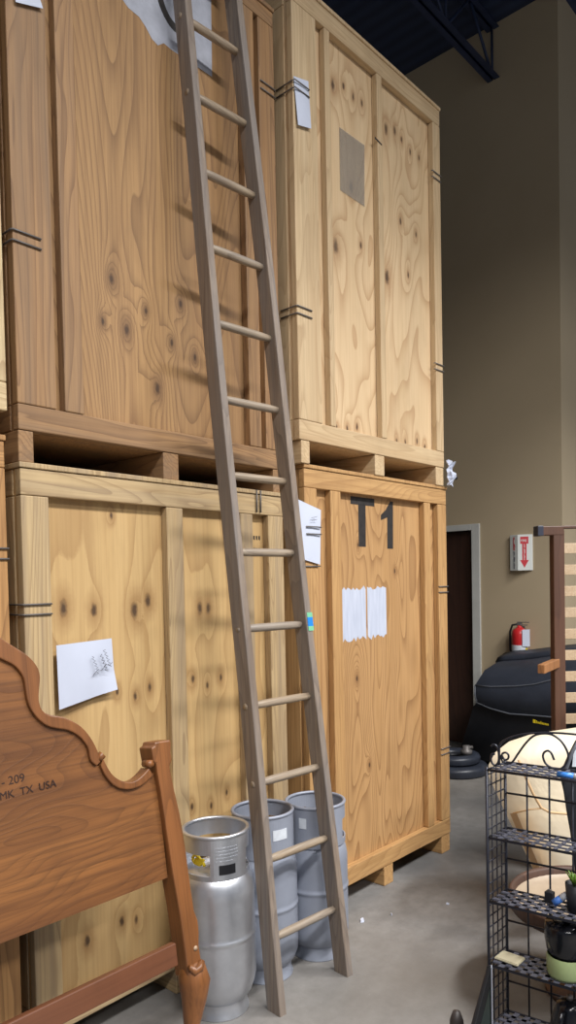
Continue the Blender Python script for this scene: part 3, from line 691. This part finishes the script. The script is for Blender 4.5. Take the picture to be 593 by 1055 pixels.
# ------------------------------------------------------------------ round tray table
tc=atD(607,930,2.86)
rt=empty('round_tray_table',(tc.x,tc.y,0),'round tan tray table with a raised dark brown rim behind the wire rack','table')
h_=tc.z
MB().lathe([(0,h_-.015),(.27,h_-.015),(.285,h_)],n=48,capt=False,capb=False).lathe([(0,h_-.028),(.285,h_-.028),(.285,h_)],n=48,capt=False,capb=False).build('tray',plain('tan_tray',srgb(160,142,120),.5,var=.08),rt)
MB().lathe([(.281,h_-.03),(.302,h_-.03),(.307,h_+.02),(.298,h_+.032),(.286,h_+.02),(.281,h_-.03)],n=56,capt=False,capb=False).build('rim',wood('rim_wood',srgb(80,54,40),srgb(60,40,30),srgb(42,26,20),freq=8),rt)
MB().lathe([(.025,h_-.03),(.025,.05),(.17,.02),(.17,0),(0,0)],n=24,capb=False,capt=False).build('pedestal',dkw,rt)

# ------------------------------------------------------------------ wire rack
wire=plain('black_wire',srgb(44,46,56),.4,.4,var=.15); wiref=plain('grey_mesh_shelf',srgb(100,102,116),.45,.3,var=.12)
P0=Vector((2.274,1.166,0))
hl=math.radians(173); hs=math.radians(91)
dl=Vector((math.sin(hl),math.cos(hl),0)); ds=Vector((math.sin(hs),math.cos(hs),0))
LEN=.92; DEP=.135
rk=empty('wire_rack',P0,'black wire shelf rack with scrolled top at the lower right','rack')
def RP(l,s,z): return dl*l+ds*s+Vector((0,0,z))
zs=[.99,.755,.532,.31,.09]
for l in (0,LEN):
    for s_ in (0,DEP): MB().tube([RP(l,s_,0),RP(l,s_,1.0)],.0055,8).build('upright',wire,rk)
for l in (0,LEN):
    m=MB()
    for i in range(1,4): m.tube([RP(l,DEP*i/4,.05),RP(l,DEP*i/4,.99)],.0027,5)
    z=.06
    while z<.99: m.tube([RP(l,0,z),RP(l,DEP,z)],.0027,5); z+=.038
    m.build('side_panel',wire,rk)
m=MB()
for i in range(1,12): m.tube([RP(LEN*i/12,DEP,.05),RP(LEN*i/12,DEP,.99)],.0035,6)
for z in (.88,.645,.42,.2): m.tube([RP(0,DEP,z),RP(LEN,DEP,z)],.0038,6)
m.build('back_grid',wire,rk)
for z in zs:
    m=MB(); m.tube([RP(0,0,z),RP(LEN,0,z),RP(LEN,DEP,z),RP(0,DEP,z)],.0045,6,True); fm=m.build('shelf',wire,rk)
    m=MB(); th=.0025
    def strip(l0,l1,s0,s1): m.hexa([RP(l0,s0,z-th),RP(l1,s0,z-th),RP(l1,s1,z-th),RP(l0,s1,z-th),RP(l0,s0,z+th),RP(l1,s0,z+th),RP(l1,s1,z+th),RP(l0,s1,z+th)])
    wd=.017 if z<.6 else .009; ws=.014 if z<.6 else .006
    n=25
    for i in range(1,n): strip(LEN*i/n-wd/2,LEN*i/n+wd/2,0,DEP)
    for j in (1,2,3): strip(0,LEN,DEP*j/4-ws/2,DEP*j/4+ws/2)
    m.build('mesh',wiref,fm)
# scrolls
def spiral(cl,cz,r0,r1,a0,a1,n=22): return [(cl+(r0+(r1-r0)*i/n)*math.cos(math.radians(a0+(a1-a0)*i/n)),cz+(r0+(r1-r0)*i/n)*math.sin(math.radians(a0+(a1-a0)*i/n))) for i in range(n+1)]
def RPX(px,py):  # point on the rack's long front plane
    nr=Vector((-dl.y,dl.x,0)); d=ray(px,py); q=EYE+d*((P0-EYE).dot(nr)/d.dot(nr)); return q-P0
def cr(pts,n=5):
    P=[Vector(p) for p in pts]; P=[P[0]*2-P[1]]+P+[P[-1]*2-P[-2]]; o=[]
    for i in range(1,len(P)-2):
        for k in range(n):
            u=k/n; a,b,c_,d_=P[i-1:i+3]
            o.append(.5*((2*b)+(c_-a)*u+(2*a-5*b+4*c_-d_)*u*u+(3*b-a-3*c_+d_)*u**3))
    o.append(P[-2]); return o
def sc(pxs,r=.0036): return MB().tube(cr([RPX(*p) for p in pxs]),r,7).build('scroll',wire,rk)
sc([(514,788),(514,775),(514.5,768),(519,763),(530,758.5),(545,755.8),(565,755),(590,756.5),(620,761),(650,772),(655,800)])
sc([(516,779),(518,776),(521,775.5),(523.5,778),(523,781.5),(520.5,783),(518,781),(517,778.5)][::-1]+[(517,784),(521,786.5),(527,785.5),(533,777),(541,766),(549,758.5),(558,756),(568,757),(577,763),(583,772),(585,780),(582,788),(576,792.5),(569,791.5),(562,787),(559,780),(560,775.5),(564,773.5),(567.5,776),(570.5,783)])
sc([(509.5,777),(506.5,777),(505.5,781),(506.5,786),(510,788.5),(513,785),(513.5,778),(512,770),(508.5,767),(505.5,769)])
m=MB().tube([RP(0,0,.99),RP(LEN,0,.99)],.005,8).build('top_bar',wire,rk)
# items on the rack ------------------------------------------------
def onshelf(px,z,s=.5):
    # find l so that the point projects at px
    lo,hi=0,LEN
    for _ in range(40):
        md=(lo+hi)/2; q=P0+RP(md,DEP*s,z)-EYE; x=CX+FPX*q.dot(RT)/q.dot(FW)
        if x<px: lo=md
        else: hi=md
    return P0+RP(lo,DEP*s,z+.006)
bl=onshelf(581,.99,.1)
o=empty('marker_pen',bl+Vector((0,0,.008)),'blue marker pen lying on the top of the wire rack','pen')
MB().tube([dl*-.022,dl*.03],.009,10).build('barrel',plain('blue_plastic',srgb(60,130,215),.35,var=.05),o); MB().tube([dl*.03,dl*.045,dl*.065],[.009,.0085,.007],10).build('cap',stk,o)
q=onshelf(583,.31,.55)
gp=empty('lidded_pot',q,'pale green pot with a bulging black lid on the wire rack shelf','pot')
greenm=plain('pale_green_plastic',srgb(160,176,124),.4,var=.1); gblk=plain('glossy_black',srgb(16,17,22),.18,var=.1)
MB().lathe([(0,.0),(.058,0),(.062,.01),(.063,.06),(.06,.07)],n=32,capb=False,capt=False).build('pot_body',greenm,gp)
MB().lathe([(.048,.06),(.062,.085),(.068,.12),(.068,.165),(.064,.175),(.0,.178)],n=32,capb=False,capt=False).build('black_lid',gblk,gp)
MB().tube([(0,0,.178),(0,0,.19)],.012,10).build('knob',gblk,gp)
q=onshelf(594,.532,.6)
pp=empty('potted_plant',q,'small green plant in a black pot at the right end of the wire rack','plant')
MB().lathe([(0,0),(.03,0),(.037,.09),(.034,.09),(.033,.08),(0,.08)],n=24,capb=False,capt=False).build('pot',blk2,pp)
m=MB(); leafm=plain('leaf_green',srgb(110,150,48),.5,var=.2,vs=30)
for i in range(14):
    a=i*2.4; r_=.02+.02*random.random(); h2=.03+.03*random.random(); c_,s_=math.cos(a),math.sin(a)
    b0=Vector((.008*c_,.008*s_,.08)); tip=Vector((r_*c_,r_*s_,.08+h2)); sd=Vector((-s_,c_,0))*.006; md=(b0+tip)/2+Vector((0,0,.008))
    m.add([b0,md+sd,tip,md-sd],[(0,1,2,3)],True)
lf=m.build('leaves',leafm,pp); s2=lf.modifiers.new('s','SOLIDIFY'); s2.thickness=.0015
a=onshelf(570,.532,.5)
o=empty('glue_tube',a+Vector((0,0,.012)),'blue and white tube resting tilted on the wire rack','tube')
d_=(dl*.7+Vector((0,0,.62))+ds*.3).normalized()
MB().tube([d_*0,d_*.03],[.012,.012],12).build('tube_body',plain('blue_label',srgb(70,120,200),.4,var=.05),o); MB().tube([d_*.03,d_*.05,d_*.062],[.012,.012,.008],12).build('cap',stk,o)
o=empty('battery_block',onshelf(566,.532,.75),'small black block beside the blue and white tube','block')
MB().box(-.012,.012,-.014,.014,0,.035).build('case',blk2,o,bevel=.002); MB().box(-.005,.005,-.006,.006,.035,.041).build('terminal',clipm,o)
# yellowish folded papers on the fourth shelf
o=empty('folded_paper',onshelf(524,.31,.5),'cream folded paper on the wire rack shelf above the bottom','paper')
MB().box(-.03,.03,-.045,.045,0,.004).box(-.028,.03,-.043,.04,.004,.007).build('leaf',plain('cream_paper',srgb(208,200,170),.7,var=.04),o)
# glossy black appliance on bottom shelf
q=onshelf(587,.09,.55)
o=empty('black_kettle',q,'glossy black kettle on the lowest shelf of the wire rack','kettle')
MB().lathe([(0,0),(.06,0),(.066,.02),(.06,.07),(.045,.11),(.042,.125),(.02,.135),(0,.137)],n=32,capb=False,capt=False).build('body',gblk,o)
MB().tube([(-.045,.0,.11),(-.075,.0,.12),(-.085,0,.08),(-.068,0,.04)],.008,8).build('handle',gblk,o)
MB().tube([(0,0,.137),(0,0,.15)],.01,10).build('knob',clipm,o)
# cable
o=tag(MB().tube(cr([P0+RP(.16,.10,.527),P0+RP(.165,.11,.46),P0+RP(.155,.115,.40),P0+RP(.165,.11,.34),P0+RP(.175,.10,.318)]),.004,7).build('cable',blk2),'thin black cable hanging between two shelves of the wire rack','cable')

# ------------------------------------------------------------------ black chair at the right edge
BD=2.5
o=empty('folding_chair',atZ(640,1040,0),'black folding chair leaning behind the wire rack at the right edge','chair')
O2=o.location.copy()
def KP(px,py,dd=0): return atD(px,py,BD+dd)-O2
ol=[(600,755),(592,763),(585,777),(578,793),(577,802),(580,815),(583,835),(587,858),(591,890),(594,915),(640,915),(640,755)]
MB().prism(ol,lambda p:KP(p[0],p[1],0),lambda p:KP(p[0],p[1],.05)).build('backrest',blk2,o,bevel=.006)
MB().tube([KP(600,757,-.01),KP(590,773,-.01),KP(583,792,-.01),KP(582,803,-.01)],.006,8).build('trim_strip',pipm,o)
m=MB().prism([(591,770),(596,770),(596,790),(589,790)],lambda p:KP(p[0],p[1],-.012),lambda p:KP(p[0],p[1],-.002)).build('sticker',stk,o)
for px in (602,634):
    t_=KP(px,910,.025); MB().tube([t_,Vector((t_.x,t_.y,.012))],.011,8).build('leg',blk2,o)
# ------------------------------------------------------------------ dark framed glass panel, lower right
A_=atZ(506,994,.44); B_=atZ(490,1055,.44)
hv=(B_-A_); hv.z=0; hv.normalize(); nv=Vector((-hv.y,hv.x,0))
if nv.dot(RT)>0: nv=-nv
o=empty('framed_glass_panel',(A_.x,A_.y,0),'black framed dark glass panel standing on the floor before the wire rack','glass panel')
frb=plain('black_frame',srgb(17,18,21),.5)
frb.node_tree.nodes['Principled BSDF'].inputs['Specular IOR Level'].default_value=.15
def GP(l,n,z): return hv*l+nv*n+Vector((0,0,z))
def gbox(name,l0,l1,n0,n1,z0,z1,mat,bev=.003): return MB().hexa([GP(l0,n0,z0),GP(l1,n0,z0),GP(l1,n1,z0),GP(l0,n1,z0),GP(l0,n0,z1),GP(l1,n0,z1),GP(l1,n1,z1),GP(l0,n1,z1)]).build(name,mat,o,bevel=bev)
gbox('frame_edge',0,.02,0,.013,0,.44,frb); gbox('frame_edge',.5,.52,0,.013,0,.44,frb); gbox('frame_edge',.021,.499,0,.013,.385,.44,frb); gbox('frame_edge',.021,.499,0,.013,0,.02,frb)
glassm=NT('dark_glass').set(Base_Color=srgb(30,42,36),Roughness=.3)
glassm.node_tree.nodes['Principled BSDF'].inputs['Specular IOR Level'].default_value=.3
gbox('glass',.0205,.4995,.003,.006,.0205,.3845,glassm,0)
gbox('backing',.0205,.4995,.0065,.012,.0205,.3845,frb,0)
gbox('edge_strip',-.003,.010,-.002,.006,.01,.438,plain('worn_metal_edge',srgb(160,164,176),.4,.2),.001)
q=atD(470,1041,2.25)
o=empty('furniture_leg',(q.x,q.y,0),'dark rounded furniture leg end poking up at the bottom edge','furniture leg')
MB().lathe([(0,0),(.045,0),(.045,.02),(.03,q.z*.5),(.021,q.z-.03),(.012,q.z-.004),(0,q.z)],n=20,capb=False,capt=False).build('turned_leg',plain('dark_grey_wood',srgb(58,52,50),.5),o)
MB().lathe([(.046,.0),(.05,.0),(.05,.014),(.046,.014)],n=20,capb=False,capt=False).build('foot_collar',blk2,o)

# ------------------------------------------------------------------ floor litter
def scrap(px,py,sz,label,rot,mat=paperm):
    p=atZ(px,py,0); m=MB(); n=9; pts=[]
    for i in range(n): a=2*PI*i/n; rr=sz*(.6+.4*random.random()); pts.append((rr*math.cos(a)*1.4,rr*math.sin(a)*.7))
    m.prism(pts,lambda q:(q[0],q[1],.001),lambda q:(q[0]*.8,q[1]*.7,.008+.004*random.random())); o=m.build('paper_scrap',mat,None); o.location=p; o.rotation_euler=(0,0,rot)
    tag(o,label,'scrap')
scrap(373,949,.02,'torn white paper scrap on the concrete beside the gas cylinders',.4)
scrap(403,943,.006,'tiny white crumb on the concrete in front of the T1 crate',1)
scrap(461,932,.007,'tiny pale chip on the concrete beside the aisle',2)

# ------------------------------------------------------------------ lights: high-bay lamps over the aisle and one added wall fill lamp
lampw=plain('lamp_housing',srgb(200,200,200),.4)
def bay(x,y,z,power,label,size=(2.2,.6),col=(1,.98,.965),rz=0,spr=158):
    o=empty('high_bay_lamp',(x,y,z),label,'ceiling lamp','high bay lamps over the aisle',rz)
    MB().box(-size[0]/2-.04,size[0]/2+.04,-size[1]/2-.04,size[1]/2+.04,.02,.08).box(-size[0]/2-.04,-size[0]/2-.02,-size[1]/2-.04,size[1]/2+.04,-.03,.02).box(size[0]/2+.02,size[0]/2+.04,-size[1]/2-.04,size[1]/2+.04,-.03,.02).build('housing',lampw,o)
    MB().tube([(-.4,0,.08),(-.4,0,ZC-z)],.005,6).tube([(.4,0,.08),(.4,0,ZC-z)],.005,6).build('hanger',clipm,o)
    L=bpy.data.lights.new('lamp','AREA'); L.shape='RECTANGLE'; L.size=size[0]; L.size_y=size[1]; L.energy=power; L.color=col; L.spread=math.radians(spr)
    lo=bpy.data.objects.new('lamp_light',L); C.objects.link(lo); lo.parent=o; lo.location=(0,0,-.0)
    return lo
bay(.6,-1.9,6.0,330,'high bay lamp over the aisle behind the camera')
bay(2.9,-2.2,6.0,230,'high bay lamp over the aisle right of the ladder')
bay(-2.6,-1.8,6.0,200,'high bay lamp over the left end of the aisle')
bay(1.0,-5.5,6.0,300,'high bay lamp over the far row')
bay(4.2,-5.0,6.0,200,'high bay lamp near the right wall')
bay(4.5,-.9,5.1,230,'added unseen low-hung fill lamp brightening the lower end wall',spr=130,size=(1.4,.4))  # extra out-of-view lamp, added to brighten the lower part of the end wall
W=bpy.data.worlds.new('world'); S.world=W; W.use_nodes=True
W.node_tree.nodes['Background'].inputs[0].default_value=(.72,.82,1,1); W.node_tree.nodes['Background'].inputs[1].default_value=.27
S.view_settings.view_transform='Standard'; S.view_settings.look='None'; S.view_settings.gamma=1; S.view_settings.exposure=-.27; S.view_settings.use_curve_mapping=False
